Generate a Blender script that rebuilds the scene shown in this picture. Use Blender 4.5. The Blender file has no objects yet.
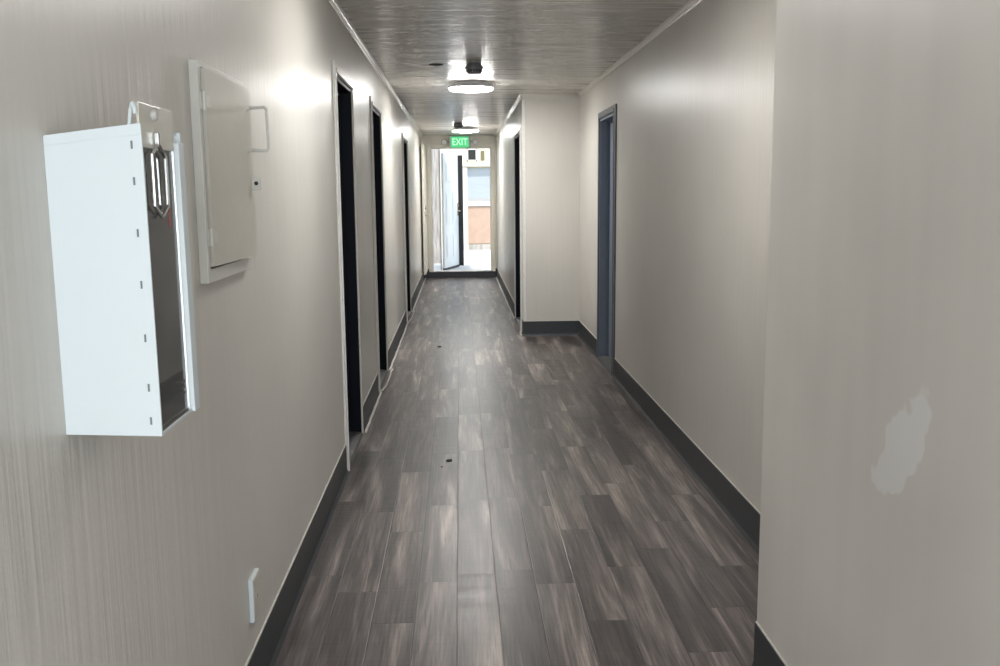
import bpy, bmesh, math, random
from mathutils import Vector, Matrix
random.seed(7)
sc = bpy.context.scene
COL = sc.collection

# ------------------------------------------------------------------ camera
F_PX = 950.0
EYE = Vector((0, 0, 1.51))
d = Vector((459 - 500, 333 - 192, -F_PX)).normalized()          # corridor axis seen by the camera
v = (F_PX * F_PX - 41 * 60) / 141.0
up = -Vector((60, -v, -F_PX)).normalized()
up = (up - d * up.dot(d)).normalized()
xa = d.cross(up)
cam_d = bpy.data.cameras.new('camera')
cam_d.sensor_width = 36.0
cam_d.lens = 36.0 * F_PX / 1000.0
cam_d.clip_start = 0.05
cam = bpy.data.objects.new('camera', cam_d)
COL.objects.link(cam)
M = Matrix((xa, d, up)).to_4x4()
M.translation = EYE
cam.matrix_world = M
sc.camera = cam

# ------------------------------------------------------------------ world, sun, daylight, exposure
world = bpy.data.worlds.new('sky')
sc.world = world
world.use_nodes = True
wn = world.node_tree
bg = wn.nodes['Background']
bg.inputs['Color'].default_value = (0.80, 0.90, 1.0, 1)
bg.inputs['Strength'].default_value = 1.5

sun_d = bpy.data.lights.new('sun', 'SUN')
sun_d.energy = 3.0
sun_d.angle = 0.01
sun_d.color = (1.0, 0.95, 0.88)
sun = bpy.data.objects.new('sun', sun_d)
COL.objects.link(sun)
sun.rotation_euler = Vector((-0.45, 0.55, -0.9)).to_track_quat('-Z', 'Y').to_euler()

ent_d = bpy.data.lights.new('entrance_daylight', 'AREA')
ent_d.shape = 'RECTANGLE'
ent_d.size = 1.5
ent_d.size_y = 2.2
ent_d.energy = 43.0
ent_d.color = (0.95, 0.98, 1.0)
ent = bpy.data.objects.new('entrance_daylight', ent_d)
COL.objects.link(ent)
ent.location = (0.14, -1.28, 1.25)
ent.rotation_euler = (math.radians(90), 0, 0)

sc.view_settings.view_transform = 'Standard'
sc.view_settings.look = 'None'
sc.view_settings.gamma = 1.0
sc.view_settings.use_curve_mapping = False
sc.view_settings.exposure = 0.46
LAMP = 80.0
LAMP_FILL = 46.0

# ------------------------------------------------------------------ materials
def new_mat(name):
    m = bpy.data.materials.new(name)
    m.use_nodes = True
    nt = m.node_tree
    return m, nt, nt.nodes['Principled BSDF']

def N(nt, t, **kw):
    n = nt.nodes.new(t)
    for k, val in kw.items():
        if k in n.inputs:
            n.inputs[k].default_value = val
        else:
            setattr(n, k, val)
    return n

def plain(name, col, rough=0.5, metal=0.0, bump=0.0, scale=60.0, var=0.06, spec=0.5):
    m, nt, b = new_mat(name)
    tc = N(nt, 'ShaderNodeTexCoord')
    no = N(nt, 'ShaderNodeTexNoise', Scale=scale, Detail=3.0)
    nt.links.new(tc.outputs['Object'], no.inputs['Vector'])
    mx = N(nt, 'ShaderNodeMix', data_type='RGBA')
    mx.inputs['A'].default_value = tuple(c * (1 - var) for c in col) + (1,)
    mx.inputs['B'].default_value = tuple(min(1, c * (1 + var)) for c in col) + (1,)
    nt.links.new(no.outputs['Fac'], mx.inputs['Factor'])
    nt.links.new(mx.outputs['Result'], b.inputs['Base Color'])
    b.inputs['Roughness'].default_value = rough
    b.inputs['Metallic'].default_value = metal
    b.inputs['Specular IOR Level'].default_value = spec
    if bump:
        bp = N(nt, 'ShaderNodeBump', Strength=bump, Distance=0.002)
        nt.links.new(no.outputs['Fac'], bp.inputs['Height'])
        nt.links.new(bp.outputs['Normal'], b.inputs['Normal'])
    return m

def paint(name, col, stretch, rough=0.3, b1=0.25, b2=0.15, var=0.05, patch=None, seam=0.0, spec=0.5, rvar=0.0):
    """gloss wall paint with brush streaks; stretch = noise scale on x,y,z"""
    m, nt, b = new_mat(name)
    L = nt.links.new
    tc = N(nt, 'ShaderNodeTexCoord')
    mp = N(nt, 'ShaderNodeMapping')
    mp.inputs['Scale'].default_value = stretch
    L(tc.outputs['Object'], mp.inputs['Vector'])
    streak = N(nt, 'ShaderNodeTexNoise', Scale=1.0, Detail=2.0, Roughness=0.5)
    L(mp.outputs['Vector'], streak.inputs['Vector'])
    fine = N(nt, 'ShaderNodeTexNoise', Scale=90.0, Detail=2.0)
    L(tc.outputs['Object'], fine.inputs['Vector'])
    big = N(nt, 'ShaderNodeTexNoise', Scale=1.3, Detail=2.0)
    L(tc.outputs['Object'], big.inputs['Vector'])
    mx = N(nt, 'ShaderNodeMix', data_type='RGBA')
    mx.inputs['A'].default_value = tuple(c * (1 - var) for c in col) + (1,)
    mx.inputs['B'].default_value = tuple(c * (1 + var) for c in col) + (1,)
    add = N(nt, 'ShaderNodeMath', operation='MULTIPLY_ADD')
    add.inputs[1].default_value = 0.25
    L(streak.outputs['Fac'], add.inputs[0])
    sc2 = N(nt, 'ShaderNodeMath', operation='MULTIPLY')
    sc2.inputs[1].default_value = 0.75
    L(big.outputs['Fac'], sc2.inputs[0])
    L(sc2.outputs[0], add.inputs[2])
    mr = N(nt, 'ShaderNodeMapRange')
    mr.inputs['From Min'].default_value = 0.3
    mr.inputs['From Max'].default_value = 0.7
    L(add.outputs[0], mr.inputs['Value'])
    L(mr.outputs[0], mx.inputs['Factor'])
    colour = mx.outputs['Result']
    if patch:                                    # a repaired, filled spot with an outline of its own
        (py, pz), (ry, rz), pc = patch
        mp2 = N(nt, 'ShaderNodeMapping')
        mp2.inputs['Location'].default_value = (0, -py, -pz)
        L(tc.outputs['Object'], mp2.inputs['Vector'])
        sx = N(nt, 'ShaderNodeSeparateXYZ')
        L(mp2.outputs['Vector'], sx.inputs[0])
        def sq(o, r, shear=None):
            q = N(nt, 'ShaderNodeMath', operation='DIVIDE'); q.inputs[1].default_value = r
            L(o, q.inputs[0])
            p = N(nt, 'ShaderNodeMath', operation='POWER'); p.inputs[1].default_value = 2
            L(q.outputs[0], p.inputs[0]); return p.outputs[0]
        sh = N(nt, 'ShaderNodeMath', operation='MULTIPLY_ADD'); sh.inputs[1].default_value = 0.55
        L(sx.outputs['Z'], sh.inputs[0]); L(sx.outputs['Y'], sh.inputs[2])
        s = N(nt, 'ShaderNodeMath', operation='ADD')
        L(sq(sh.outputs[0], ry), s.inputs[0]); L(sq(sx.outputs['Z'], rz), s.inputs[1])
        wob = N(nt, 'ShaderNodeTexNoise', Scale=11.0, Detail=2.0)
        L(tc.outputs['Object'], wob.inputs['Vector'])
        s2 = N(nt, 'ShaderNodeMath', operation='MULTIPLY_ADD'); s2.inputs[1].default_value = 2.2
        L(wob.outputs['Fac'], s2.inputs[0]); L(s.outputs[0], s2.inputs[2])
        m2 = N(nt, 'ShaderNodeMapRange')
        m2.inputs['From Min'].default_value = 2.0; m2.inputs['From Max'].default_value = 1.85
        L(s2.outputs[0], m2.inputs['Value'])
        mx2 = N(nt, 'ShaderNodeMix', data_type='RGBA')
        L(m2.outputs[0], mx2.inputs['Factor']); L(colour, mx2.inputs['A'])
        mx2.inputs['B'].default_value = pc + (1,)
        colour = mx2.outputs['Result']
    L(colour, b.inputs['Base Color'])
    rr = N(nt, 'ShaderNodeMapRange')
    rr.inputs['From Min'].default_value = 0.3; rr.inputs['From Max'].default_value = 0.7
    rr.inputs['To Min'].default_value = rough - rvar; rr.inputs['To Max'].default_value = rough + rvar
    L(streak.outputs['Fac'], rr.inputs['Value'])
    L(rr.outputs[0], b.inputs['Roughness'])
    b.inputs['Specular IOR Level'].default_value = spec
    bp = N(nt, 'ShaderNodeBump', Strength=b1, Distance=0.004)
    L(streak.outputs['Fac'], bp.inputs['Height'])
    bp2 = N(nt, 'ShaderNodeBump', Strength=b2, Distance=0.0006)
    L(fine.outputs['Fac'], bp2.inputs['Height'])
    L(bp.outputs['Normal'], bp2.inputs['Normal'])
    last = bp2
    if seam:                                     # joints between the ceiling boards
        sx = N(nt, 'ShaderNodeSeparateXYZ'); L(tc.outputs['Object'], sx.inputs[0])
        dv = N(nt, 'ShaderNodeMath', operation='DIVIDE'); dv.inputs[1].default_value = seam
        L(sx.outputs['Y'], dv.inputs[0])
        fr = N(nt, 'ShaderNodeMath', operation='FRACT'); L(dv.outputs[0], fr.inputs[0])
        pp = N(nt, 'ShaderNodeMapRange'); pp.inputs['From Min'].default_value = 0.0; pp.inputs['From Max'].default_value = 0.012
        L(fr.outputs[0], pp.inputs['Value'])
        bp3 = N(nt, 'ShaderNodeBump', Strength=0.6, Distance=0.003)
        L(pp.outputs[0], bp3.inputs['Height']); L(last.outputs['Normal'], bp3.inputs['Normal'])
        last = bp3
    L(last.outputs['Normal'], b.inputs['Normal'])
    return m

def plank_floor():
    m, nt, b = new_mat('plank_vinyl')
    L = nt.links.new
    def math_(op, a, bv=None, c=None):
        n = N(nt, 'ShaderNodeMath', operation=op)
        for i, val in enumerate((a, bv, c)):
            if val is None: continue
            if isinstance(val, (int, float)): n.inputs[i].default_value = val
            else: L(val, n.inputs[i])
        return n.outputs[0]
    tc = N(nt, 'ShaderNodeTexCoord')
    sx = N(nt, 'ShaderNodeSeparateXYZ'); L(tc.outputs['Object'], sx.inputs[0])
    W, LEN = 0.152, 0.92
    cx = math_('DIVIDE', math_('ADD', sx.outputs['X'], 0.03), W)
    row = math_('FLOOR', cx)
    fx = math_('FRACT', cx)
    wr = N(nt, 'ShaderNodeTexWhiteNoise', noise_dimensions='1D'); L(row, wr.inputs['W'])
    cy = math_('ADD', math_('DIVIDE', sx.outputs['Y'], LEN), math_('MULTIPLY', wr.outputs['Value'], 7.0))
    idx = math_('FLOOR', cy)
    fy = math_('FRACT', cy)
    cv = N(nt, 'ShaderNodeCombineXYZ'); L(row, cv.inputs[0]); L(idx, cv.inputs[1])
    wp = N(nt, 'ShaderNodeTexWhiteNoise', noise_dimensions='2D'); L(cv.outputs[0], wp.inputs['Vector'])
    # grain, shifted for each board
    off = N(nt, 'ShaderNodeVectorMath', operation='MULTIPLY_ADD')
    L(wp.outputs['Color'], off.inputs[0]); off.inputs[1].default_value = (31, 57, 13); L(tc.outputs['Object'], off.inputs[2])
    g = N(nt, 'ShaderNodeMapping'); g.inputs['Scale'].default_value = (9.0, 0.7, 1.0); L(off.outputs[0], g.inputs['Vector'])
    warp = N(nt, 'ShaderNodeTexNoise', Scale=1.0, Detail=4.0, Roughness=0.55, Distortion=0.9)
    L(g.outputs['Vector'], warp.inputs['Vector'])
    g2 = N(nt, 'ShaderNodeMapping'); g2.inputs['Scale'].default_value = (110.0, 3.5, 1.0); L(off.outputs[0], g2.inputs['Vector'])
    fine = N(nt, 'ShaderNodeTexNoise', Scale=1.0, Detail=4.0, Roughness=0.6, Distortion=0.4)
    L(g2.outputs['Vector'], fine.inputs['Vector'])
    # cross streaks (wipe marks and saw marks across the boards)
    g3 = N(nt, 'ShaderNodeMapping'); g3.inputs['Scale'].default_value = (2.2, 42.0, 1.0); L(off.outputs[0], g3.inputs['Vector'])
    cross = N(nt, 'ShaderNodeTexNoise', Scale=1.0, Detail=2.0); L(g3.outputs['Vector'], cross.inputs['Vector'])
    ramp = N(nt, 'ShaderNodeValToRGB')
    cr = ramp.color_ramp
    stops = [(0.31, (0.034, 0.029, 0.027)), (0.46, (0.064, 0.053, 0.050)), (0.56, (0.108, 0.091, 0.086)),
             (0.635, (0.185, 0.155, 0.142)), (0.72, (0.30, 0.25, 0.225))]
    cr.elements[0].position, cr.elements[0].color = stops[0][0], stops[0][1] + (1,)
    cr.elements[1].position, cr.elements[1].color = stops[-1][0], stops[-1][1] + (1,)
    for p, c in stops[1:-1]:
        e = cr.elements.new(p); e.color = c + (1,)
    L(warp.outputs['Fac'], ramp.inputs['Fac'])
    tone = N(nt, 'ShaderNodeMapRange'); tone.inputs['To Min'].default_value = 1.0; tone.inputs['To Max'].default_value = 1.5
    L(wp.outputs['Value'], tone.inputs['Value'])
    ft = N(nt, 'ShaderNodeMapRange'); ft.inputs['From Min'].default_value = 0.3; ft.inputs['From Max'].default_value = 0.7
    ft.inputs['To Min'].default_value = 0.5; ft.inputs['To Max'].default_value = 1.5
    L(fine.outputs['Fac'], ft.inputs['Value'])
    ct = N(nt, 'ShaderNodeMapRange'); ct.inputs['From Min'].default_value = 0.3; ct.inputs['From Max'].default_value = 0.7
    ct.inputs['To Min'].default_value = 0.93; ct.inputs['To Max'].default_value = 1.07
    L(cross.outputs['Fac'], ct.inputs['Value'])
    # board joints
    ex = math_('MULTIPLY', math_('MINIMUM', fx, math_('SUBTRACT', 1.0, fx)), W)
    ey = math_('MULTIPLY', math_('MINIMUM', fy, math_('SUBTRACT', 1.0, fy)), LEN)
    e = math_('MINIMUM', ex, ey)
    jr = N(nt, 'ShaderNodeMapRange'); jr.inputs['From Min'].default_value = 0.0006; jr.inputs['From Max'].default_value = 0.003
    jr.inputs['To Min'].default_value = 0.38; jr.inputs['To Max'].default_value = 1.0
    L(e, jr.inputs['Value'])
    k = math_('MULTIPLY', math_('MULTIPLY', tone.outputs[0], ft.outputs[0]), math_('MULTIPLY', ct.outputs[0], jr.outputs[0]))
    vm = N(nt, 'ShaderNodeVectorMath', operation='SCALE'); L(ramp.outputs['Color'], vm.inputs[0]); L(k, vm.inputs['Scale'])
    L(vm.outputs[0], b.inputs['Base Color'])
    rg = N(nt, 'ShaderNodeMapRange'); rg.inputs['To Min'].default_value = 0.27; rg.inputs['To Max'].default_value = 0.45
    L(cross.outputs['Fac'], rg.inputs['Value']); L(rg.outputs[0], b.inputs['Roughness'])
    hs = math_('ADD', math_('MULTIPLY', cross.outputs['Fac'], 0.6), math_('ADD', math_('MULTIPLY', fine.outputs['Fac'], 0.35), math_('ADD', jr.outputs[0], math_('MULTIPLY', wp.outputs['Value'], 0.2))))
    bp = N(nt, 'ShaderNodeBump', Strength=0.35, Distance=0.0022); L(hs, bp.inputs['Height'])
    L(bp.outputs['Normal'], b.inputs['Normal'])
    return m

def emit(name, col, s):
    m, nt, b = new_mat(name)
    b.inputs['Base Color'].default_value = col + (1,)
    b.inputs['Emission Color'].default_value = col + (1,)
    b.inputs['Emission Strength'].default_value = s
    b.inputs['Roughness'].default_value = 0.4
    return m

def glass(name, tint=(0.96, 0.97, 0.965)):
    m, nt, b = new_mat(name)
    L = nt.links.new
    out = nt.nodes['Material Output']
    nt.nodes.remove(b)
    tr = N(nt, 'ShaderNodeBsdfTransparent'); tr.inputs['Color'].default_value = tint + (1,)
    gl = N(nt, 'ShaderNodeBsdfGlossy'); gl.inputs['Roughness'].default_value = 0.03
    fr = N(nt, 'ShaderNodeFresnel'); fr.inputs['IOR'].default_value = 2.2
    mx = N(nt, 'ShaderNodeMixShader')
    df = N(nt, 'ShaderNodeBsdfDiffuse'); df.inputs['Color'].default_value = (0.62, 0.62, 0.60, 1)
    tc = N(nt, 'ShaderNodeTexCoord'); no = N(nt, 'ShaderNodeTexNoise', Scale=14.0, Detail=3.0); L(tc.outputs['Object'], no.inputs['Vector'])
    mr = N(nt, 'ShaderNodeMapRange'); mr.inputs['To Min'].default_value = 0.08; mr.inputs['To Max'].default_value = 0.22
    L(no.outputs['Fac'], mr.inputs['Value'])
    hz = N(nt, 'ShaderNodeMixShader')            # grey haze mixed in to brighten the dark cabinet interior
    L(mr.outputs[0], hz.inputs[0]); L(tr.outputs[0], hz.inputs[1]); L(df.outputs[0], hz.inputs[2])
    L(fr.outputs[0], mx.inputs[0]); L(hz.outputs[0], mx.inputs[1]); L(gl.outputs[0], mx.inputs[2])
    L(mx.outputs[0], out.inputs['Surface'])
    return m

def streaky(name, c1, c2, scale, rough=0.7):
    m, nt, b = new_mat(name)
    L = nt.links.new
    tc = N(nt, 'ShaderNodeTexCoord'); mp = N(nt, 'ShaderNodeMapping'); mp.inputs['Scale'].default_value = scale
    L(tc.outputs['Object'], mp.inputs['Vector'])
    no = N(nt, 'ShaderNodeTexNoise', Scale=1.0, Detail=5.0, Distortion=1.2); L(mp.outputs['Vector'], no.inputs['Vector'])
    rp = N(nt, 'ShaderNodeValToRGB')
    rp.color_ramp.elements[0].position = 0.35; rp.color_ramp.elements[0].color = c1 + (1,)
    rp.color_ramp.elements[1].position = 0.65; rp.color_ramp.elements[1].color = c2 + (1,)
    L(no.outputs['Fac'], rp.inputs['Fac']); L(rp.outputs['Color'], b.inputs['Base Color'])
    b.inputs['Roughness'].default_value = rough
    return m

VERT = (40.0, 40.0, 1.4)
WALLC = (0.565, 0.542, 0.502)
M_WALL = paint('beige_gloss_paint', WALLC, VERT, rough=0.35, b1=0.62, b2=0.4, spec=0.34)
M_BLOCK = paint('beige_gloss_paint_patched', (0.64, 0.612, 0.57), (5.0, 7.0, 0.5), rough=0.42, b1=0.16, b2=0.12, var=0.10, spec=0.35,
                patch=((1.90, 0.97), (0.10, 0.14), (0.70, 0.685, 0.665)))
M_CEIL = paint('ceiling_paint', (0.60, 0.58, 0.535), (1.1, 24.0, 24.0), rough=0.29, b1=0.42, b2=0.15, seam=1.22, var=0.10, spec=0.31, rvar=0.055)
M_TRIM = plain('beige_trim_paint', (0.58, 0.55, 0.50), rough=0.32, bump=0.2, scale=25)
M_TRIMW = plain('pale_trim_paint', (0.66, 0.65, 0.62), rough=0.4, bump=0.5, scale=40, var=0.12)
M_FLOOR = plank_floor()
M_BASE = plain('charcoal_rubber', (0.033, 0.036, 0.041), rough=0.5, bump=0.1, scale=30, var=0.15)
M_BEAD = plain('pale_caulk', (0.60, 0.58, 0.53), rough=0.5, scale=35, var=0.25)
M_BLACK = plain('black_door_paint', (0.0035, 0.0045, 0.010), rough=0.5, scale=12, var=0.2, spec=0.12)
M_SLATE = plain('slate_door_paint', (0.16, 0.19, 0.245), rough=0.42, scale=20, var=0.1)
M_SLATEC = plain('slate_casing_paint', (0.105, 0.115, 0.128), rough=0.4, scale=25, var=0.12)
M_THRES = plain('grey_threshold_metal', (0.10, 0.10, 0.10), rough=0.45, metal=0.3)
M_WHITE = plain('white_plastic', (0.60, 0.655, 0.675), rough=0.35, var=0.015, scale=8)
M_WHITEIN = plain('white_plastic_inside', (0.84, 0.85, 0.84), rough=0.5, var=0.02)
M_SLOT = plain('dark_slot', (0.16, 0.18, 0.19), rough=0.7)
M_GLASS = glass('clear_panel')
M_CHROME = plain('chrome', (0.72, 0.74, 0.74), rough=0.16, metal=1.0, var=0.03)
M_RED = plain('red_enamel', (0.60, 0.018, 0.020), rough=0.3)
M_REDINK = plain('red_ink', (0.50, 0.05, 0.06), rough=0.6)
M_DARKINK = plain('dark_ink', (0.06, 0.06, 0.06), rough=0.6)
M_YEL = plain('label_yellow', (0.55, 0.50, 0.12), rough=0.5, scale=90, var=0.3)
M_RUBBER = plain('black_rubber', (0.012, 0.012, 0.013), rough=0.5)
M_PANEL = plain('beige_panel_paint', (0.54, 0.515, 0.455), rough=0.33, bump=0.35, scale=18, var=0.05)
M_PANELF = plain('pale_beige_frame_paint', (0.58, 0.57, 0.53), rough=0.35, bump=0.2, scale=18)
M_GAP = plain('dark_gap', (0.02, 0.02, 0.02), rough=0.8)
M_LAMP = emit('lamp_diffuser', (1.0, 0.985, 0.955), LAMP)
M_LAMPD = emit('lamp_diffuser_fill', (1.0, 0.985, 0.955), LAMP_FILL)
M_LAMPRIM = plain('lamp_rim', (0.62, 0.62, 0.62), rough=0.4)
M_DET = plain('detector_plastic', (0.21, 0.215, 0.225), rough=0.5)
M_PLATE = plain('dark_bronze_plate', (0.05, 0.052, 0.055), rough=0.45)
M_GREEN = emit('exit_green', (0.05, 0.55, 0.20), 0.55)
M_EXITL = emit('exit_letter_glow', (0.55, 0.95, 0.68), 0.65)
M_GREYP = plain('grey_plastic', (0.40, 0.39, 0.37), rough=0.5)
M_LENS = plain('lamp_lens', (0.75, 0.77, 0.78), rough=0.15)
M_ENDW = paint('cream_gloss_paint', (0.66, 0.63, 0.54), VERT, rough=0.33, b1=0.4, spec=0.4)
M_ENDT = plain('cream_trim_paint', (0.70, 0.67, 0.58), rough=0.35, bump=0.2, scale=20)
M_SILL = plain('pale_sill', (0.72, 0.72, 0.70), rough=0.4)
M_XDOOR = plain('white_door_paint', (0.66, 0.71, 0.74), rough=0.35, var=0.02)
M_XEDGE = plain('dark_edge_paint', (0.012, 0.012, 0.014), rough=0.6)
M_BRASS = plain('worn_brass', (0.46, 0.40, 0.30), rough=0.3, metal=0.8)
M_BOARD = streaky('weathered_plaster', (0.27, 0.24, 0.225), (0.46, 0.43, 0.40), (24, 24, 2.2))
M_CONC = streaky('pale_concrete', (0.46, 0.47, 0.48), (0.60, 0.61, 0.62), (2.5, 0.8, 1))
M_CREAM = plain('cream_stucco', (0.78, 0.72, 0.58), rough=0.85, bump=0.3, scale=40)
M_CREAMW = plain('white_stucco', (0.72, 0.71, 0.69), rough=0.8)
M_GREYB = streaky('pale_grey_board', (0.36, 0.40, 0.44), (0.40, 0.44, 0.47), (1.0, 1.0, 14.0))
M_SALM = streaky('salmon_board', (0.44, 0.31, 0.235), (0.49, 0.35, 0.27), (3.0, 3.0, 3.0))
M_WIND = plain('dark_window_glass', (0.02, 0.018, 0.015), rough=0.15)
M_OLIVE = plain('olive_shutter', (0.22, 0.19, 0.11), rough=0.6)
M_TILE = streaky('pale_tile', (0.32, 0.30, 0.27), (0.50, 0.47, 0.43), (9.0, 9.0, 1.0))
M_ROOF = plain('grey_roof', (0.3, 0.3, 0.3), rough=0.9)
M_DEBRIS = plain('dark_debris', (0.012, 0.010, 0.009), rough=0.7)

# ------------------------------------------------------------------ mesh helpers
ORG = {}
class MB:
    def __init__(self): self.bm = bmesh.new()
    def box(self, x0, y0, z0, x1, y1, z1, bev=0.0, seg=2):
        t = bmesh.new()
        bmesh.ops.create_cube(t, size=1.0)
        for vv in t.verts:
            vv.co = Vector(((x0 + x1) / 2 + vv.co.x * (x1 - x0), (y0 + y1) / 2 + vv.co.y * (y1 - y0), (z0 + z1) / 2 + vv.co.z * (z1 - z0)))
        if bev:
            bmesh.ops.bevel(t, geom=list(t.edges), offset=bev, segments=seg, affect='EDGES', profile=0.5)
        return self.merge(t)
    def merge(self, t, mat=None):
        if mat is not None: bmesh.ops.transform(t, matrix=mat, verts=list(t.verts))
        me = bpy.data.meshes.new('tmp'); t.to_mesh(me); t.free()
        self.bm.from_mesh(me); bpy.data.meshes.remove(me)
        return self
    def lathe(self, c, axis, prof, n=40):
        """prof = [(r, h)]; axis 'x','y','z' or vector, h measured along it from c"""
        ax = {'x': Vector((1, 0, 0)), 'y': Vector((0, 1, 0)), 'z': Vector((0, 0, 1))}.get(axis, axis) if isinstance(axis, str) else Vector(axis).normalized()
        q = Vector((0, 0, 1)).rotation_difference(ax).to_matrix()
        t = bmesh.new(); rings = []
        for r, h in prof:
            if r < 1e-6: rings.append([t.verts.new(Vector(c) + q @ Vector((0, 0, h)))])
            else: rings.append([t.verts.new(Vector(c) + q @ Vector((r * math.cos(2 * math.pi * i / n), r * math.sin(2 * math.pi * i / n), h))) for i in range(n)])
        for a, b in zip(rings, rings[1:]):
            for i in range(n):
                j = (i + 1) % n
                if len(a) == 1 and len(b) == 1: break
                if len(a) == 1: t.faces.new((a[0], b[i], b[j]))
                elif len(b) == 1: t.faces.new((a[i], a[j], b[0]))
                else: t.faces.new((a[i], a[j], b[j], b[i]))
        for ring in (rings[0], rings[-1]):
            if len(ring) > 2: t.faces.new(ring)
        bmesh.ops.recalc_face_normals(t, faces=list(t.faces))
        return self.merge(t)
    def tube(self, pts, r, n=10, closed=False):
        pts = [Vector(p) for p in pts]
        t = bmesh.new(); rings = []; k = len(pts); ref = None
        for i, p in enumerate(pts):
            a = pts[i - 1] if (i > 0 or closed) else p
            b = pts[(i + 1) % k] if (i < k - 1 or closed) else p
            d1 = (p - a).normalized() if (p - a).length > 1e-9 else None
            d2 = (b - p).normalized() if (b - p).length > 1e-9 else None
            tan = ((d1 or d2) + (d2 or d1)).normalized()
            if ref is None: ref = tan.orthogonal().normalized()
            nrm = (ref - tan * ref.dot(tan)).normalized(); ref = nrm
            bi = tan.cross(nrm)
            sc_ = 1.0
            if d1 and d2: sc_ = 1.0 / max(0.6, math.cos(d1.angle(d2) / 2))
            rings.append([t.verts.new(p + (nrm * math.cos(2 * math.pi * j / n) + bi * math.sin(2 * math.pi * j / n)) * r * sc_) for j in range(n)])
        m = k if closed else k - 1
        for i in range(m):
            a, b = rings[i], rings[(i + 1) % k]
            for j in range(n): t.faces.new((a[j], a[(j + 1) % n], b[(j + 1) % n], b[j]))
        if not closed:
            t.faces.new(rings[0]); t.faces.new(rings[-1])
        bmesh.ops.recalc_face_normals(t, faces=list(t.faces))
        return self.merge(t)
    def prism(self, poly, axis, a, b):
        """poly = 2-D outline on the two other axes (x: (y,z), y: (x,z), z: (x,y)), extruded from a to b"""
        t = bmesh.new()
        def P(p, h): return {'x': (h, p[0], p[1]), 'y': (p[0], h, p[1]), 'z': (p[0], p[1], h)}[axis]
        A = [t.verts.new(P(p, a)) for p in poly]; B = [t.verts.new(P(p, b)) for p in poly]
        t.faces.new(A); t.faces.new(B)
        for i in range(len(poly)):
            j = (i + 1) % len(poly); t.faces.new((A[i], A[j], B[j], B[i]))
        bmesh.ops.recalc_face_normals(t, faces=list(t.faces))
        return self.merge(t)
    def rot(self, pivot, axis, ang):
        bmesh.ops.rotate(self.bm, cent=Vector(pivot), matrix=Matrix.Rotation(ang, 3, axis), verts=list(self.bm.verts)); return self
    def build(self, name, mat, parent=None, smooth=False, origin=None):
        o_ = Vector(origin) if origin is not None else (ORG[parent.name] if parent else Vector((0, 0, 0)))
        bmesh.ops.translate(self.bm, vec=-o_, verts=list(self.bm.verts))
        me = bpy.data.meshes.new(name); self.bm.to_mesh(me); self.bm.free()
        me.materials.append(mat)
        if smooth:
            for p in me.polygons: p.use_smooth = True
            me.set_sharp_from_angle(angle=math.radians(40))
        ob = bpy.data.objects.new(name, me); COL.objects.link(ob)
        if parent: ob.parent = parent
        else: ob.location = o_
        ORG[ob.name] = o_
        return ob

def tag(o, label, cat=None, group=None, kind=None):
    o['label'] = label
    if cat: o['category'] = cat
    if group: o['group'] = group
    if kind: o['kind'] = kind
    return o
def empty(name, loc):
    o = bpy.data.objects.new(name, None); o.empty_display_size = 0.1; COL.objects.link(o); o.location = loc
    ORG[o.name] = Vector(loc); return o
def struct(o, label, cat): return tag(o, label, cat, kind='structure')
def copy_tree(o, parent=None):
    c = o.copy(); COL.objects.link(c); c.parent = parent
    ORG[c.name] = ORG[o.name]
    for ch in list(o.children): copy_tree(ch, c)
    return c
def text_mesh(s, size, depth=0.0005, align='CENTER'):
    cu = bpy.data.curves.new('t', 'FONT'); cu.body = s; cu.size = size; cu.extrude = depth; cu.align_x = align; cu.align_y = 'CENTER'
    ob = bpy.data.objects.new('t', cu); COL.objects.link(ob)
    dg = bpy.context.evaluated_depsgraph_get(); dg.update()
    me = bpy.data.meshes.new_from_object(ob.evaluated_get(dg))
    t = bmesh.new(); t.from_mesh(me)
    bpy.data.objects.remove(ob); bpy.data.curves.remove(cu); bpy.data.meshes.remove(me)
    return t

# ------------------------------------------------------------------ room shell
XL, XR, XB, XJ = -0.64, 1.25, 0.92, 0.66     # left wall, right wall, near right wall, far right wall
YB, YBLK, YJ, YE = -1.3, 2.80, 9.90, 16.90   # open entrance behind the camera, end of near right wall, jog, end wall
H = 2.49

struct(MB().box(XL - 0.16, YB, -0.12, XR + 0.16, YE, 0.0).build('floor', M_FLOOR), 'dark grey-brown wood-look plank floor of the corridor', 'floor')
struct(MB().box(XL - 0.16, -3.6, H, XR + 0.16, YE + 0.15, H + 0.2).build('ceiling', M_CEIL), 'glossy grey-beige painted board ceiling above the corridor', 'ceiling')  # extended unseen past the open entrance as an overhang to block the sun

def wall_y(name, x0, x1, y0, y1, openings, mat):
    mb = MB(); y = y0
    for a, b, zt in openings:
        mb.box(x0, y, 0, x1, a, H); mb.box(x0, a, zt, x1, b, H); y = b
    mb.box(x0, y, 0, x1, y1, H)
    return mb.build(name, mat)
D1, D2, D3 = (5.09, 5.90, 2.125), (7.15, 8.02, 2.145), (11.06, 12.06, 2.13)
DR, D5 = (7.66, 8.50, 2.13), (10.16, 11.30, 2.13)
struct(wall_y('wall_left', XL - 0.16, XL, YB, YE, [D1, D2, D3], M_WALL), 'long glossy beige wall on the left with three black doorways', 'wall')
struct(wall_y('wall_right', XR, XR + 0.16, YBLK, YJ, [DR], M_WALL), 'glossy beige wall on the right with a slate door frame', 'wall')
struct(MB().box(XB, YB, 0, XR + 0.16, YBLK, H).build('wall_front', M_BLOCK), 'nearest beige wall at the right edge with a pale filled patch', 'wall')
struct(MB().box(XJ + 0.16, YJ, 0, XR + 0.16, YJ + 0.16, H).build('wall_jog', M_WALL), 'pale wall face turned towards the viewer where corridor narrows', 'wall')
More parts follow.
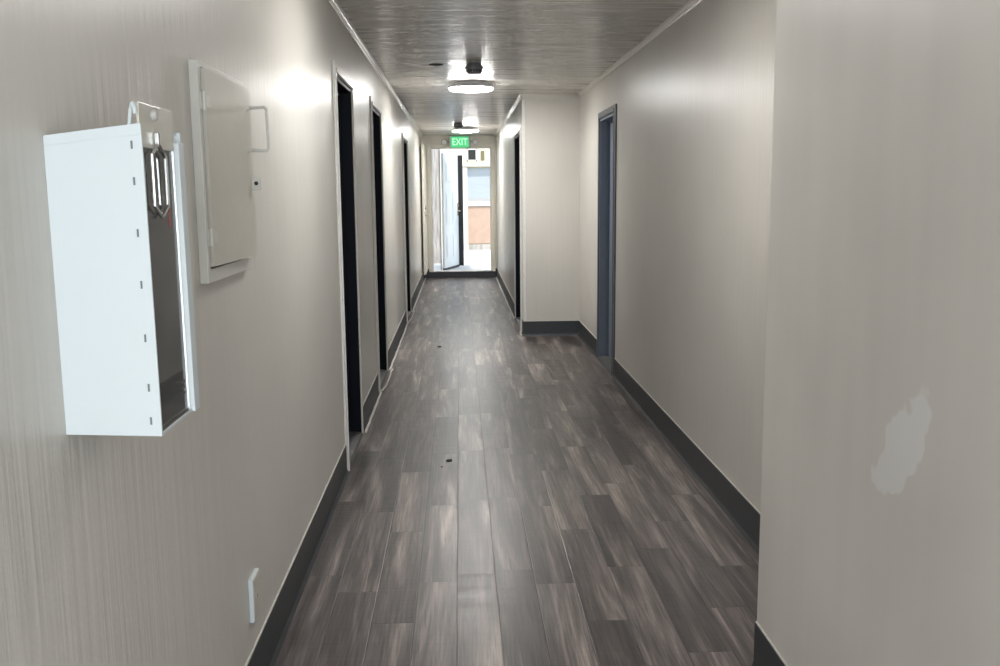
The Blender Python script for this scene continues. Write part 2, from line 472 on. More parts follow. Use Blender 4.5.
struct(wall_y('wall_rear_right', XJ, XJ + 0.16, YJ, YE, [D5], M_WALL), 'far right wall of the narrower corridor stretch', 'wall')
OX0, OX1, OZ0, OZ1 = -0.475, 0.553, 0.12, 2.265
mb = MB().box(XL, YE, 0, OX0, YE + 0.15, H).box(OX1, YE, 0, XJ, YE + 0.15, H).box(OX0, YE, OZ1, OX1, YE + 0.15, H)
struct(mb.build('wall_end', M_ENDW), 'cream end wall around the bright open doorway', 'wall')

# baseboards: cove profile with a pale caulk line on top
BH = 0.155
def base_profile(s):   # s = +1 grows to +axis
    return [(0, 0), (s * 0.020, 0), (s * 0.018, 0.004), (s * 0.010, 0.014), (s * 0.007, 0.03), (s * 0.007, BH - 0.004), (s * 0.005, BH), (0, BH)]
def base_y(mb, cb, x, s, y0, y1):
    mb.prism([(x + p[0], p[1]) for p in base_profile(s)], 'y', y0, y1)
    if cb is not None: cb.box(x, y0, BH, x + s * 0.0045, y1, BH + 0.005)
def bead_y(bd, x, s, y0, y1):  # wavering pale bead where base meets floor
    n = max(2, int((y1 - y0) / 0.12)); pts = []
    for i in range(n + 1):
        y = y0 + (y1 - y0) * i / n
        pts.append((x + s * (0.024 + random.uniform(-0.003, 0.003)), y, 0.005))
    bd.tube(pts, 0.008, 6)
def baseboard(name, x, s, segs, label, beads=()):
    a, c = MB(), MB()
    for y0, y1 in segs: base_y(a, c, x, s, y0, y1)
    o = struct(a.build(name, M_BASE), label, 'baseboard')
    k = c.build('caulk_line', M_BEAD, o); k['label'] = 'pale caulk line along the top'
    if beads:
        b = MB()
        for y0, y1 in beads: bead_y(b, x, s, y0, y1)
        k = b.build('floor_bead', M_BEAD, o, True); k['label'] = 'pale bead along the floor'
    return o
baseboard('baseboard_left', XL, 1, [(YB, D1[0] - 0.04), (D1[1] + 0.02, D2[0] - 0.05), (D2[1] + 0.02, D3[0] - 0.05), (D3[1] + 0.02, YE)],
          'charcoal rubber baseboard along the left wall', [(D1[1] + 0.02, D2[0] - 0.02), (D2[1], D3[0] - 0.02), (D3[1], YE)])
baseboard('baseboard_right', XR, -1, [(YBLK, DR[0] - 0.07), (DR[1] + 0.05, YJ)], 'charcoal rubber baseboard along the right wall')
baseboard('baseboard_front', XB, -1, [(YB, YBLK)], 'charcoal baseboard at the foot of the nearest right wall')
baseboard('baseboard_rear_right', XJ, -1, [(YJ, D5[0] - 0.09), (D5[1] + 0.02, YE)], 'charcoal baseboard along the far right wall', [(YJ, D5[0]), (D5[1], YE)])
a = MB(); a.prism([(YJ + p[0], p[1]) for p in base_profile(-1)], 'x', XJ - 0.007, XR)
o = struct(a.build('baseboard_jog', M_BASE), 'charcoal baseboard under the wall face turned to the viewer', 'baseboard')
k = MB().box(XJ, YJ - 0.0045, BH, XR, YJ, BH + 0.005).build('caulk_line', M_BEAD, o)
a = MB().box(XL, YE - 0.012, 0, XJ, YE, 0.108).box(XL, YE - 0.012, 0.10, OX0 - 0.075, YE, 0.16).box(OX1 + 0.075, YE - 0.012, 0.10, XJ, YE, 0.16)
struct(a.build('baseboard_end', M_BASE), 'charcoal riser and baseboard below the end doorway', 'baseboard')

# crown strips along the ceiling
def crown(name, x, s, y0, y1, label):
    p = [(0, 0), (0, -0.034), (s * 0.006, -0.034), (s * 0.009, -0.026), (s * 0.016, -0.018), (s * 0.020, -0.010), (s * 0.028, -0.006), (s * 0.028, 0)]
    struct(MB().prism([(x + q[0], H + q[1]) for q in p], 'y', y0, y1).build(name, M_TRIM), label, 'moulding')
crown('trim_1', XL, 1, YB, YE, 'thin crown strip where left wall meets ceiling')
crown('trim_2', XR, -1, YBLK, YJ, 'thin crown strip where right wall meets ceiling')
crown('trim_3', XJ, -1, YJ - 0.028, YE, 'thin crown strip along the far right wall')
struct(MB().box(XJ, YJ - 0.012, H - 0.05, XR, YJ, H).build('trim_4', M_TRIM), 'flat cornice strip over the wall face turned to the viewer', 'moulding')
struct(MB().box(XJ - 0.006, YJ - 0.006, 0.16, XJ + 0.03, YJ + 0.02, H - 0.05, 0.003).build('trim_5', M_TRIMW), 'pale corner bead where the corridor narrows', 'corner trim')

# ------------------------------------------------------------------ doors in the side walls
def side_door(name, x, s, op, mats, label, near_w=0.07, far_w=0.008, head_h=0.06, depth=0.085, knob=True, thresh=True, near_mat=None, proud=0.012):
    """x = wall plane, s = +1 when the corridor lies on +x"""
    y0, y1, zt = op
    leafm, jambm, casem = mats
    o = empty(name, (x, (y0 + y1) / 2, 0)); struct(o, label, 'door')
    def bx(mb, xa, ya, za, xb, yb, zb, bev=0): return mb.box(min(x + s * xa, x + s * xb), ya, za, max(x + s * xa, x + s * xb), yb, zb, bev)
    # leaf with two raised panels
    lf = MB(); bx(lf, -depth - 0.04, y0 + 0.02, 0.012, -depth, y1 - 0.02, zt - 0.02)
    w = y1 - y0
    for za, zb in ((0.22, 0.95), (1.12, zt - 0.2)):
        bx(lf, -depth - 0.002, y0 + 0.13, za, -depth + 0.006, y1 - 0.13, zb, 0.004)
    leaf = lf.build('leaf', leafm, o)
    if knob:
        kb = MB().lathe((x - s * depth, y0 + 0.085, 1.03), (s, 0, 0), [(0, 0), (0.030, 0), (0.030, 0.006), (0.012, 0.010), (0.011, 0.032), (0.024, 0.040), (0.028, 0.052), (0.022, 0.064), (0, 0.068)], 20)
        kk = kb.build('knob', M_RUBBER, leaf, True)
    # jamb lining with a stop
    jb = MB()
    bx(jb, -0.16, y0, 0, 0.0, y0 + 0.02, zt); bx(jb, -0.16, y1 - 0.02, 0, 0.0, y1, zt); bx(jb, -0.16, y0, zt - 0.02, 0.0, y1, zt)
    bx(jb, -depth + 0.001, y0 + 0.02, 0, -depth + 0.018, y0 + 0.034, zt - 0.02); bx(jb, -depth + 0.001, y1 - 0.034, 0, -depth + 0.018, y1 - 0.02, zt - 0.02)
    bx(jb, -depth + 0.001, y0 + 0.02, zt - 0.034, -depth + 0.018, y1 - 0.02, zt - 0.02)
    jb.build('jamb', jambm, o)
    # casing: near board, far board, stepped head
    cs = MB()
    bx(cs, 0, y1, 0, proud, y1 + far_w, zt + head_h, 0.002)
    bx(cs, 0, y0, zt, proud, y1, zt + head_h, 0.002)
    bx(cs, 0, y0 + 0.002, zt + 0.004, proud + 0.007, y1, zt + head_h * 0.45, 0.002)
    cs.build('head_casing', casem, o)
    nc = MB(); bx(nc, 0, y0 - near_w, 0, proud, y0, zt + head_h, 0.002); bx(nc, 0, y0 - 0.016, 0, proud + 0.006, y0 + 0.001, zt + 0.01, 0.002)
    nn = nc.build('side_casing', near_mat or casem, o)
    if near_mat: nn['label'] = 'pale chipped side casing, lightened further as if lit'
    if thresh:
        th = MB(); th.prism([(x - s * 0.12, 0), (x + s * 0.012, 0), (x + s * 0.004, 0.014), (x - s * 0.05, 0.022), (x - s * 0.12, 0.022)], 'y', y0 + 0.02, y1 - 0.02)
        tt = th.build('threshold', M_THRES, o); tt['label'] = 'dark grey threshold'
    return o
side_door('door_1', XL, 1, D1, (M_BLACK, M_BLACK, M_TRIM), 'nearest black door on the left wall beyond the electrical panel', near_w=0.04, near_mat=M_TRIMW)  # near casing gets paler paint to show its lit edge
side_door('door_2', XL, 1, D2, (M_BLACK, M_BLACK, M_TRIM), 'second black door along the left wall', near_w=0.05)
side_door('door_3', XL, 1, D3, (M_BLACK, M_BLACK, M_TRIM), 'third and farthest black door on the left wall', near_w=0.05, head_h=0.05)
side_door('door_4', XR, -1, DR, (M_SLATE, M_SLATE, M_SLATEC), 'slate blue door and frame in the right wall', near_w=0.065, far_w=0.05, head_h=0.055, knob=False)
side_door('door_5', XJ, -1, D5, (M_BLACK, M_BLACK, M_TRIMW), 'black door just past the corner on the far right wall', near_w=0.09, far_w=0.02, head_h=0.04, knob=False)
# loose pale floor edging bulging out of two left doorways
for i, (op, lab) in enumerate(((D2, 'loose pale floor edging in the second black doorway'), (D3, 'loose pale floor edging in the third black doorway'))):
    y0, y1, _ = op
    pts = [(XL - 0.01, y0 - 0.02, 0.006), (XL + 0.030, y0 + 0.04, 0.010)] + [(XL + 0.040 + 0.010 * math.sin(t * 3.14), y0 + 0.04 + (y1 - y0 - 0.1) * t, 0.010 + 0.008 * math.sin(t * 3.14)) for t in (0.2, 0.4, 0.6, 0.8, 1.0)] + [(XL + 0.05, y1 + 0.02, 0.012), (XL + 0.026, y1 + 0.05, 0.006)]
    struct(MB().tube(pts, 0.007, 8).build('trim_%d' % (6 + i), M_BEAD, None, True), lab, 'floor edging')

# ------------------------------------------------------------------ end doorway and its inner door leaf
o = empty('door_6', ((OX0 + OX1) / 2, YE, 0)); struct(o, 'cream door frame around the bright open doorway at the end', 'door frame')
cs = MB()
for x0, x1 in ((OX0 - 0.075, OX0 - 0.008), (OX1 + 0.008, OX1 + 0.075)):
    cs.box(x0, YE - 0.016, 0.108, x1, YE, OZ1 + 0.07, 0.003)
cs.box(OX0 - 0.008, YE - 0.016, OZ1 + 0.008, OX1 + 0.008, YE, OZ1 + 0.07, 0.003)
cs.box(OX0 - 0.014, YE - 0.022, 0.108, OX0, YE + 0.15, OZ1).box(OX1, YE - 0.022, 0.108, OX1 + 0.014, YE + 0.15, OZ1).box(OX0 - 0.014, YE - 0.022, OZ1, OX1 + 0.014, YE + 0.15, OZ1 + 0.014)
cs.build('casing', M_ENDT, o)
k = MB().box(OX0 - 0.06, YE - 0.03, 0.108, OX1 + 0.06, YE + 0.17, 0.125, 0.003).build('sill', M_SILL, o); k['label'] = 'pale raised sill'

lo = empty('door_7', (XL + 0.05, 16.82, 0)); struct(lo, 'pale door leaf folded back against left wall by end doorway', 'door')
lf = MB().box(XL + 0.028, 15.98, 0.14, XL + 0.068, 16.82, 2.30, 0.003)
for za, zb in ((0.3, 1.0), (1.2, 2.15)):
    for ya, yb in ((16.08, 16.36), (16.44, 16.72)): lf.box(XL + 0.066, ya, za, XL + 0.074, yb, zb, 0.004)
lf = lf.build('leaf', M_ENDT, lo)
hd = MB().box(XL + 0.068, 16.02, 1.08, XL + 0.076, 16.08, 1.30, 0.003).lathe((XL + 0.07, 16.05, 1.14), 'x', [(0.014, 0), (0.012, 0.05), (0, 0.052)], 16).tube([(XL + 0.115, 16.05, 1.14), (XL + 0.118, 16.10, 1.14), (XL + 0.116, 16.17, 1.135)], 0.009).lathe((XL + 0.07, 16.05, 1.25), 'x', [(0.022, 0), (0.022, 0.02), (0, 0.022)], 16)
hh = hd.build('door_handle', M_CHROME, lf, True); hh['label'] = 'metal lever handle with deadbolt'

# ------------------------------------------------------------------ outdoors beyond the end doorway
struct(MB().box(-5.0, YE + 0.15, -0.05, 6.0, 32.0, 0.10).build('ground', M_CONC), 'pale concrete courtyard beyond the end doorway', 'courtyard')
struct(MB().box(-2.4, 19.0, 0.10, -0.362, 19.15, 2.75).build('wall_porch', M_BOARD), 'streaky weathered wall at left just outside the end doorway', 'wall')

struct(MB().box(-0.350, YE + 0.15, 0.10, -0.328, 17.20, 2.25, 0.002).build('trim_8', M_GREYP), 'thin hinge post of the open outside door', 'door post')
xd = empty('exterior_door', (-0.315, 17.22, 0.14))
tag(xd, 'white panelled outside door standing open in the end doorway', 'door')
ang = math.atan2(0.93, 0.27)                       # swung out almost square
def door_local():
    return MB()
DW, DT = 0.93, 0.042
lf = MB().box(0, -DT, 0, DW, 0, 2.06, 0.002)
for za, zb in ((0.16, 0.62), (0.78, 1.38), (1.52, 1.92)):
    for xa_, xb_ in ((0.11, 0.42), (0.51, 0.82)):
        lf.box(xa_, -DT - 0.004, za, xb_, -DT + 0.01, zb, 0.003)
        lf.box(xa_ + 0.04, -DT - 0.011, za + 0.04, xb_ - 0.04, -DT, zb - 0.04, 0.006)
def place(mb):
    bmesh.ops.rotate(mb.bm, cent=(0, 0, 0), matrix=Matrix.Rotation(ang, 3, 'Z'), verts=list(mb.bm.verts))
    bmesh.ops.translate(mb.bm, vec=ORG[xd.name], verts=list(mb.bm.verts)); return mb
leaf = place(lf).build('leaf', M_XDOOR, xd)
ed = MB().box(DW - 0.002, -DT - 0.085, -0.015, DW + 0.03, 0.004, 2.05, 0.002)
k = place(ed).build('edge_strip', M_XEDGE, xd); k['label'] = 'dark edge strip'
sw = MB().box(0.0, -DT - 0.006, -0.03, DW, -0.004, 0.006)  # dark strip standing in for the shadow under the door
k = place(sw).build('door_shadow', M_XEDGE, xd); k['label'] = 'dark strip painted as the shadow under the door'
hd = MB().box(DW - 0.085, -DT - 0.008, 0.93, DW - 0.025, -DT, 1.17, 0.003).lathe((DW - 0.055, -DT - 0.004, 1.02), (0, -1, 0), [(0.015, 0), (0.012, 0.045), (0, 0.05)], 16)
hd.tube([(DW - 0.055, -DT - 0.048, 1.02), (DW - 0.10, -DT - 0.052, 1.02), (DW - 0.17, -DT - 0.05, 1.015)], 0.009).lathe((DW - 0.055, -DT - 0.004, 1.12), (0, -1, 0), [(0.020, 0), (0.018, 0.018), (0, 0.02)], 16)
k = place(hd).build('door_handle', M_BRASS, leaf, True); k['label'] = 'worn metal lever handle'

YF = 23.5
b_ = empty('courtyard_building', (0.4, YF, 0.1)); tag(b_, 'cream and salmon building across the courtyard beyond the end doorway', 'building')
MB().box(-4.0, YF, 0.10, 5.0, YF + 4.0, 2.9).build('wall', M_CREAM, b_)
MB().box(0.10, YF - 0.16, 0.10, 0.205, YF, 2.10, 0.004).build('post', M_CREAMW, b_)['label'] = 'white post'
MB().box(0.205, YF - 0.05, 1.345, 2.2, YF, 2.075).build('upper_panel', M_GREYB, b_)['label'] = 'pale grey upper panel'
MB().box(0.205, YF - 0.05, 0.25, 2.2, YF, 1.15).build('lower_panel', M_SALM, b_)['label'] = 'salmon lower panel'
MB().box(0.205, YF - 0.09, 1.165, 2.2, YF, 1.27, 0.004).build('rail_band', M_CREAMW, b_)['label'] = 'white rail band'
MB().box(0.205, YF - 0.055, 1.27, 2.2, YF, 1.345).build('shadow_band', M_GREYP, b_)['label'] = 'grey band painted as the shadow under upper panel'  # solid grey strip drawn for the shadow line below the panel
MB().box(0.0, YF - 0.07, 0.10, 2.2, YF, 0.235, 0.003).build('base_course', M_TILE, b_)['label'] = 'pale tiled base course'
MB().box(0.05, YF - 0.20, 2.12, 2.2, YF, 2.18, 0.004).build('ledge', M_CREAM, b_)
w = MB()
for bx_ in ((0.205, 2.25, 0.235, 2.55), (0.42, 2.25, 0.45, 2.55), (0.205, 2.25, 0.45, 2.28), (0.205, 2.52, 0.45, 2.55)): w.box(bx_[0], YF - 0.04, bx_[1], bx_[2], YF, bx_[3])
w = w.build('window_frame', M_CREAMW, b_)
MB().box(0.235, YF - 0.015, 2.28, 0.42, YF, 2.52).build('pane', M_WIND, w)['label'] = 'dark pane'
vt = MB().box(0.545, YF - 0.03, 2.26, 0.635, YF, 2.50, 0.003)
for i in range(8): vt.box(0.553, YF - 0.036, 2.272 + i * 0.028, 0.627, YF - 0.02, 2.285 + i * 0.028)
vt.build('shutter', M_OLIVE, b_)['label'] = 'narrow olive shutter'

# ------------------------------------------------------------------ ceiling fittings
L1 = (0.124, 8.88); L2 = (0.115, 14.9)
lt = empty('ceiling_light', (L1[0], L1[1], H))
tag(lt, 'nearer round white disc ceiling light, before the corridor narrows', 'ceiling light', 'round ceiling lights')
MB().lathe((L1[0], L1[1], H), (0, 0, -1), [(0.150, 0), (0.150, 0.022), (0, 0.022)], 48).build('base', M_LAMPRIM, lt, True)
MB().lathe((L1[0], L1[1], H), (0, 0, -1), [(0.198, 0.023), (0.205, 0.027), (0.207, 0.046), (0.204, 0.050), (0.199, 0.050), (0.198, 0.023)], 64).build('rim', M_LAMPRIM, lt, True)
MB().lathe((L1[0], L1[1], H), (0, 0, -1), [(0.196, 0.024), (0.199, 0.050), (0.199, 0.058), (0.19, 0.066), (0.15, 0.070), (0, 0.072)], 64).build('diffuser', M_LAMP, lt, True)
l2 = copy_tree(lt); l2.location = (L2[0], L2[1], H)
l2['label'] = 'farther round white disc ceiling light, just before the exit sign'
l3 = copy_tree(lt); l3.location = (L1[0], 3.9, H)  # added lamp out of view, fill for the near and middle corridor
for ch in l3.children:
    if ch.name.startswith('diffuser'):
        ch.data = ch.data.copy(); ch.data.materials[0] = M_LAMPD
l3['label'] = 'added disc ceiling light out of view, filling the near corridor'

S1 = (0.131, 7.57); S2 = (0.005, 13.9)
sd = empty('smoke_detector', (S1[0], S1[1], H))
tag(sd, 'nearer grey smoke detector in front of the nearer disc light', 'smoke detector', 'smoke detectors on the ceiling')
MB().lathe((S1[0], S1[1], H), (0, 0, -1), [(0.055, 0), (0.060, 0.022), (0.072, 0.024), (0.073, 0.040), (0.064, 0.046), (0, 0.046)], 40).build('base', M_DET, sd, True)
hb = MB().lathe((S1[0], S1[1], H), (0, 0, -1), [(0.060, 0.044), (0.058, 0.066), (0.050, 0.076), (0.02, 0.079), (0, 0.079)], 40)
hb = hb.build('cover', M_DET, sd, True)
sl = MB()
for i in range(16):
    a_ = 2 * math.pi * i / 16
    t = bmesh.new(); bmesh.ops.create_cube(t, size=1.0)
    sl.merge(t, Matrix.Translation((S1[0] + 0.0585 * math.cos(a_), S1[1] + 0.0585 * math.sin(a_), H - 0.058)) @ Matrix.Rotation(a_, 4, 'Z') @ Matrix.Diagonal((0.004, 0.012, 0.012, 1)))
sl.build('vent_slots', M_RUBBER, hb)
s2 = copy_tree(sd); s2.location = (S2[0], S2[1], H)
s2['label'] = 'farther grey smoke detector in front of the farther disc light'

pl = MB().lathe((-0.163, 7.62, H), (0, 0, -1), [(0.056, 0), (0.056, 0.003), (0.050, 0.006), (0.012, 0.007), (0.008, 0.009), (0, 0.009)], 40)
tag(pl.build('ceiling_cover_plate', M_PLATE, None, True, (-0.163, 7.62, H)), 'flat dark round cover plate on the ceiling left of the nearer smoke detector', 'cover plate')

# exit sign with two emergency lamp heads
ex = empty('exit_sign', (0.027, YE, 2.368)); tag(ex, 'green EXIT sign with two emergency lamp heads above the end doorway', 'exit sign')
body = MB().box(-0.16, YE - 0.06, 2.262, 0.214, YE, 2.474, 0.006).build('housing', M_GREYP, ex)
MB().box(-0.128, YE - 0.064, 2.275, 0.182, YE - 0.055, 2.462, 0.002).build('sign_face', M_GREEN, ex)['label'] = 'lit green face'
t = text_mesh('EXIT', 0.165, 0.001)
bmesh.ops.transform(t, matrix=Matrix.Translation((0.027, YE - 0.0665, 2.368)) @ Matrix.Rotation(math.pi / 2, 4, 'X') @ Matrix.Diagonal((0.80, 1, 1, 1)), verts=list(t.verts))
MB().merge(t).build('lettering', M_EXITL, ex)['label'] = 'pale EXIT letters'
for xx in (-0.225, 0.279):
    hd = MB().tube([(0.027 + (xx - 0.027) * 0.72, YE - 0.03, 2.38), (xx, YE - 0.03, 2.38)], 0.014, 12)
    hd.lathe((xx, YE - 0.01, 2.38), Vector((0.25 if xx > 0 else -0.25, -1, -0.2)), [(0, 0), (0.036, 0.005), (0.048, 0.03), (0.052, 0.075), (0.045, 0.078), (0, 0.070)], 28)
    hd = hd.build('lamp_head', M_GREYP, ex, True)
    MB().lathe((xx, YE - 0.01, 2.38), Vector((0.25 if xx > 0 else -0.25, -1, -0.2)), [(0.043, 0.072), (0.043, 0.079), (0, 0.084)], 24).build('lens', M_LENS, hd, True)

# ------------------------------------------------------------------ fire extinguisher cabinet on the left wall
CX0, CX1, CY0, CY1, CZ0, CZ1 = XL, -0.487, 1.522, 1.735, 1.128, 1.606
cb = empty('extinguisher_cabinet', (XL, (CY0 + CY1) / 2, CZ0))
tag(cb, 'tall white fire extinguisher cabinet with clear front on the left wall', 'cabinet')
T = 0.005
sh = MB().box(CX0, CY0, CZ0, CX1, CY0 + T, CZ1, 0.001).box(CX0, CY1 - T, CZ0, CX1, CY1, CZ1, 0.001)
A_, B_ = CY0 + 0.003, CY1 - 0.003
sh.box(CX0, A_, CZ0 + 0.0005, CX1 - 0.001, B_, CZ0 + T).box(CX0, A_, CZ1 - T, CX1 - 0.006, B_, CZ1 - 0.0005).box(CX0, A_, CZ0 + 0.001, CX0 + 0.004, B_, CZ1 - 0.001)
sh.box(CX1 - 0.008, CY1 - 0.032, CZ0, CX1 + 0.004, CY1, CZ1 - 0.018, 0.0015)     # far front flange
shell = sh.build('shell', M_WHITE, cb)
MB().box(CX0 + 0.004, CY1 - 0.010, CZ0 + T, CX1 - 0.008, CY1 - T, CZ1 - T).box(CX0 + 0.004, CY0 + T, CZ0 + T, CX0 + 0.006, CY1 - 0.01, CZ1 - T).build('lining', M_WHITEIN, cb)
# raised seam near the top edge and row of slots along the front edge of the near side
MB().box(CX0 + 0.002, CY0 - 0.0015, CZ1 - 0.014, CX1, CY0 + 0.001, CZ1 + 0.002).build('top_lip', M_WHITE, cb)
for z in (1.578, 1.524, 1.446, 1.367, 1.284, 1.206, 1.153):
    MB().box(-0.5045, CY0 - 0.0012, z - 0.006, -0.5015, CY0 + 0.002, z + 0.006).build('rivet_slot', M_SLOT, cb)
GX = CX1 - 0.008
pane = MB().box(GX, CY0 + 0.008, 1.138, GX + 0.003, CY1 - 0.033, 1.577).build('front_pane', M_GLASS, cb)
fr = MB().box(GX - 0.002, CY0 + T, 1.131, GX + 0.006, CY1 - 0.03, 1.139).box(GX - 0.004, CY1 - 0.040, 1.135, GX + 0.0045, CY1 - 0.033, 1.577)
fr.build('pane_channel', M_CHROME, cb)['label'] = 'thin metal channel edging the pane'
hp = MB().box(GX, CY0 + 0.006, 1.574, GX + 0.0045, CY1 - 0.034, 1.640, 0.001).build('header_plate', M_PANEL, cb)
hp['label'] = 'beige plate above the pane'
lk = MB().lathe((GX + 0.004, 1.594, 1.625), 'x', [(0, 0), (0.0095, 0), (0.0095, 0.006), (0.007, 0.009), (0, 0.009)], 24).box(GX + 0.0125, 1.592, 1.620, GX + 0.0137, 1.596, 1.630)
lk.build('cam_lock', M_GREYP, hp, True)
MB().tube([(CX1 - 0.02, CY0 + 0.004, 1.604), (CX1 - 0.015, CY0 + 0.002, 1.630), (CX1 - 0.010, CY0 - 0.002, 1.637), (CX1 - 0.006, CY0 - 0.006, 1.630), (CX1 - 0.006, CY0 - 0.006, 1.622)], 0.0028, 8).build('hook', M_WHITE, cb, True)
# breaker: clip and hexagonal loop hung before the pane
BXX = GX + 0.0095
bk = empty('glass_breaker', (BXX, 1.596, 1.595)); tag(bk, 'hexagonal chrome breaker loop hanging in front of cabinet pane', 'breaker loop')
MB().box(BXX - 0.004, 1.592, 1.578, BXX + 0.003, 1.601, 1.598, 0.001).build('clip', M_CHROME, bk)
hexa = [(1.596, 1.580), (1.632, 1.561), (1.631, 1.484), (1.595, 1.467), (1.559, 1.486), (1.560, 1.562)]
MB().tube([(BXX, y, z) for y, z in hexa], 0.0030, 8, True).build('loop', M_CHROME, bk, True)
# red vertical lettering and small dark instruction lines on the pane
t = text_mesh('FIRE EXTINGUISHER', 0.0125, 0.0002)
bmesh.ops.transform(t, matrix=Matrix.Translation((GX + 0.0034, 1.652, 1.505)) @ Matrix(((0, 0, 1, 0), (0, 1, 0, 0), (-1, 0, 0, 0), (0, 0, 0, 1))), verts=list(t.verts))
MB().merge(t).build('lettering', M_REDINK, cb)['label'] = 'red lettering on the pane'
ln = MB()
for i, (ya, yb) in enumerate(((1.655, 1.680), (1.658, 1.682), (1.654, 1.680))):
    ln.box(GX + 0.003, ya, 1.185 - i * 0.010, GX + 0.0036, yb, 1.189 - i * 0.010)
ln.build('instruction_lines', M_DARKINK, cb)

# the cabinet is a little deeper at the foot and rises towards the front
def subtree(o):
    yield o
    for ch in o.children: yield from subtree(ch)
for root in (cb, bk):
    for ob in subtree(root):
        if ob.type != 'MESH': continue
        og = ORG[ob.name]
        for vv in ob.data.vertices:
            p = vv.co + og
            t = (p.z - CZ0) / (CZ1 - CZ0); e = (p.x - CX0) / (CX1 - CX0)
            p.x = CX0 + (p.x - CX0) * (1.0 - 0.02 * t)
            p.z += e * (0.012 * t - 0.006 * (1 - t)) - 0.006 * t * (1 - e)
            vv.co = p - og
# extinguisher standing inside
fe = empty('fire_extinguisher', (-0.551, 1.620, CZ0 + T)); tag(fe, 'red fire extinguisher with yellow label inside the white cabinet', 'fire extinguisher')
c0 = (-0.551, 1.620, CZ0 + T)
MB().lathe(c0, 'z', [(0, 0), (0.046, 0), (0.050, 0.006), (0.050, 0.24), (0.044, 0.27), (0.024, 0.29), (0.018, 0.295), (0.018, 0.305), (0, 0.305)], 36).build('cylinder', M_RED, fe, True)
MB().lathe((c0[0], c0[1], c0[2] + 0.085), 'z', [(0.0508, 0), (0.0508, 0.06), (0.0500, 0.06), (0.0500, 0.0), (0.0508, 0)], 36).build('label_band', M_YEL, fe, True)
MB().lathe((c0[0], c0[1], c0[2] + 0.30), 'z', [(0.02, 0), (0.02, 0.03), (0.014, 0.036), (0.014, 0.05), (0, 0.05)], 20).build('valve', M_CHROME, fe, True)
MB().box(c0[0] - 0.012, c0[1] - 0.06, c0[2] + 0.352, c0[0] + 0.012, c0[1] + 0.02, c0[2] + 0.358, 0.001).box(c0[0] - 0.010, c0[1] - 0.055, c0[2] + 0.33, c0[0] + 0.010, c0[1] + 0.0, c0[2] + 0.336, 0.001).build('lever', M_RUBBER, fe)
MB().tube([(c0[0] + 0.015, c0[1], c0[2] + 0.32), (c0[0] + 0.045, c0[1] - 0.02, c0[2] + 0.33), (c0[0] + 0.038, c0[1] - 0.05, c0[2] + 0.30), (c0[0] + 0.034, c0[1] - 0.06, c0[2] + 0.2), (c0[0] + 0.032, c0[1] - 0.06, c0[2] + 0.12)], 0.007, 10).build('hose', M_RUBBER, fe, True)

# ------------------------------------------------------------------ electrical panel on the left wall
ep = empty('electrical_panel', (XL, 2.6, 1.55)); tag(ep, 'beige painted electrical panel box with wire pull on the left wall', 'electrical panel')
PX = XL + 0.022
fr = MB().box(XL, 2.36, 1.292, PX, 2.386, 1.828, 0.002).box(XL, 2.83, 1.292, PX, 2.86, 1.828, 0.002).box(XL, 2.38, 1.292, PX, 2.835, 1.326, 0.002).box(XL, 2.38, 1.814, PX, 2.835, 1.828, 0.002)
fr.build('frame', M_PANELF, ep)
MB().box(XL, 2.38, 1.32, XL + 0.006, 2.835, 1.82).build('back', M_GAP, ep)
piv = (PX - 0.002, 2.39, 1.56); aj = math.radians(-2.0)
dl = MB().prism([(2.392, 1.332), (2.822, 1.332), (2.826, 1.338), (2.826, 1.785), (2.810, 1.806), (2.392, 1.812)], 'x', PX - 0.002, PX + 0.007).rot(piv, 'Z', aj)
leaf = dl.build('door', M_PANEL, ep)
for z in (1.735, 1.405):
    hg = MB().lathe((PX + 0.004, 2.390, z - 0.022), 'z', [(0, 0), (0.006, 0), (0.006, 0.044), (0, 0.044)], 14).box(PX - 0.001, 2.368, z - 0.020, PX + 0.0025, 2.390, z + 0.020).box(PX + 0.006, 2.390, z - 0.014, PX + 0.010, 2.425, z + 0.014)
    hg.build('hinge', M_PANELF, leaf, True)
hx = PX + 0.018
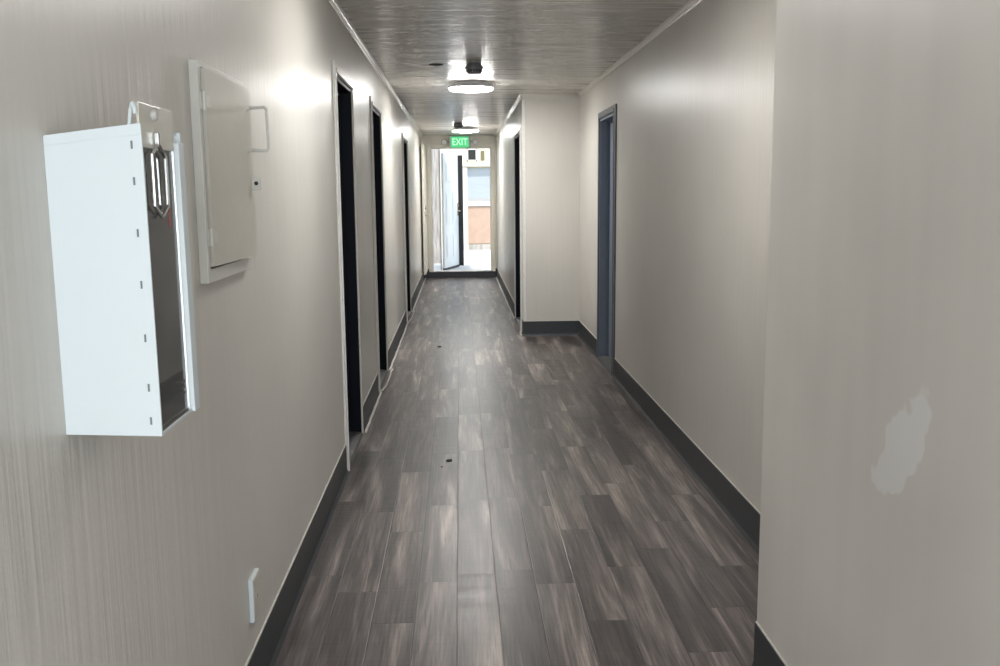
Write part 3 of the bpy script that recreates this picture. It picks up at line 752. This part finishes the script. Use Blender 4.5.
wire = MB().tube([(hx - 0.012, 2.735, 1.70), (hx, 2.775, 1.745), (hx + 0.004, 2.80, 1.752), (hx + 0.048, 2.80, 1.754), (hx + 0.054, 2.80, 1.748), (hx + 0.056, 2.80, 1.640), (hx + 0.052, 2.80, 1.632), (hx + 0.006, 2.80, 1.634), (hx, 2.785, 1.63), (hx - 0.012, 2.745, 1.575)], 0.0042, 8)
wire.build('pull_handle', M_PANELF, leaf, True)['label'] = 'bent wire pull handle'
hs = MB().box(hx - 0.006, 2.802, 1.520, hx + 0.030, 2.806, 1.556, 0.0015).box(hx - 0.008, 2.78, 1.520, hx - 0.003, 2.806, 1.556, 0.001)
hasp = hs.build('hasp', M_PANELF, leaf)
MB().lathe((hx + 0.016, 2.8015, 1.540), (0, -1, 0), [(0.0058, 0), (0.0058, 0.0012), (0, 0.0012)], 20).build('hasp_hole', M_GAP, hasp)

# ------------------------------------------------------------------ wall plate near the floor
wp_ = empty('outlet_box', (XL, 2.74, 0.315)); tag(wp_, 'small white outlet box low on the left wall above the baseboard', 'outlet')
MB().box(XL, 2.695, 0.248, XL + 0.013, 2.79, 0.382, 0.002).build('back_box', M_WHITE, wp_)
fp = MB().box(XL + 0.012, 2.699, 0.252, XL + 0.0145, 2.787, 0.378, 0.001)
fp = fp.build('face_plate', M_PANEL, wp_); fp['label'] = 'beige painted face plate'
MB().lathe((XL + 0.0142, 2.743, 0.315), 'x', [(0.004, 0), (0.004, 0.001), (0, 0.0015)], 16).build('screw', M_CHROME, fp, True)

# ------------------------------------------------------------------ specks on the floor
def speck(x, y, r, label):
    t = bmesh.new(); bmesh.ops.create_icosphere(t, subdivisions=3, radius=1.0)
    for vv in t.verts:
        k = 1 + random.uniform(-0.12, 0.12)
        vv.co = Vector((vv.co.x * r * k, vv.co.y * r * 1.3 * k, max(0.0, (vv.co.z * 0.5 + 0.35)) * r * 0.7))
    mb = MB(); mb.merge(t, Matrix.Translation((x, y, 0)))
    tag(mb.build('debris', M_DEBRIS, None, True, (x, y, 0)), label, 'debris', 'dark specks on the floor')
speck(-0.080, 5.236, 0.017, 'largest dark speck on the floor, mid corridor by the nearest black door')
speck(-0.118, 5.12, 0.007, 'tiny dark speck just in front of the largest speck')
speck(-0.215, 9.26, 0.020, 'dark speck on the floor farther down, beyond the second black door')
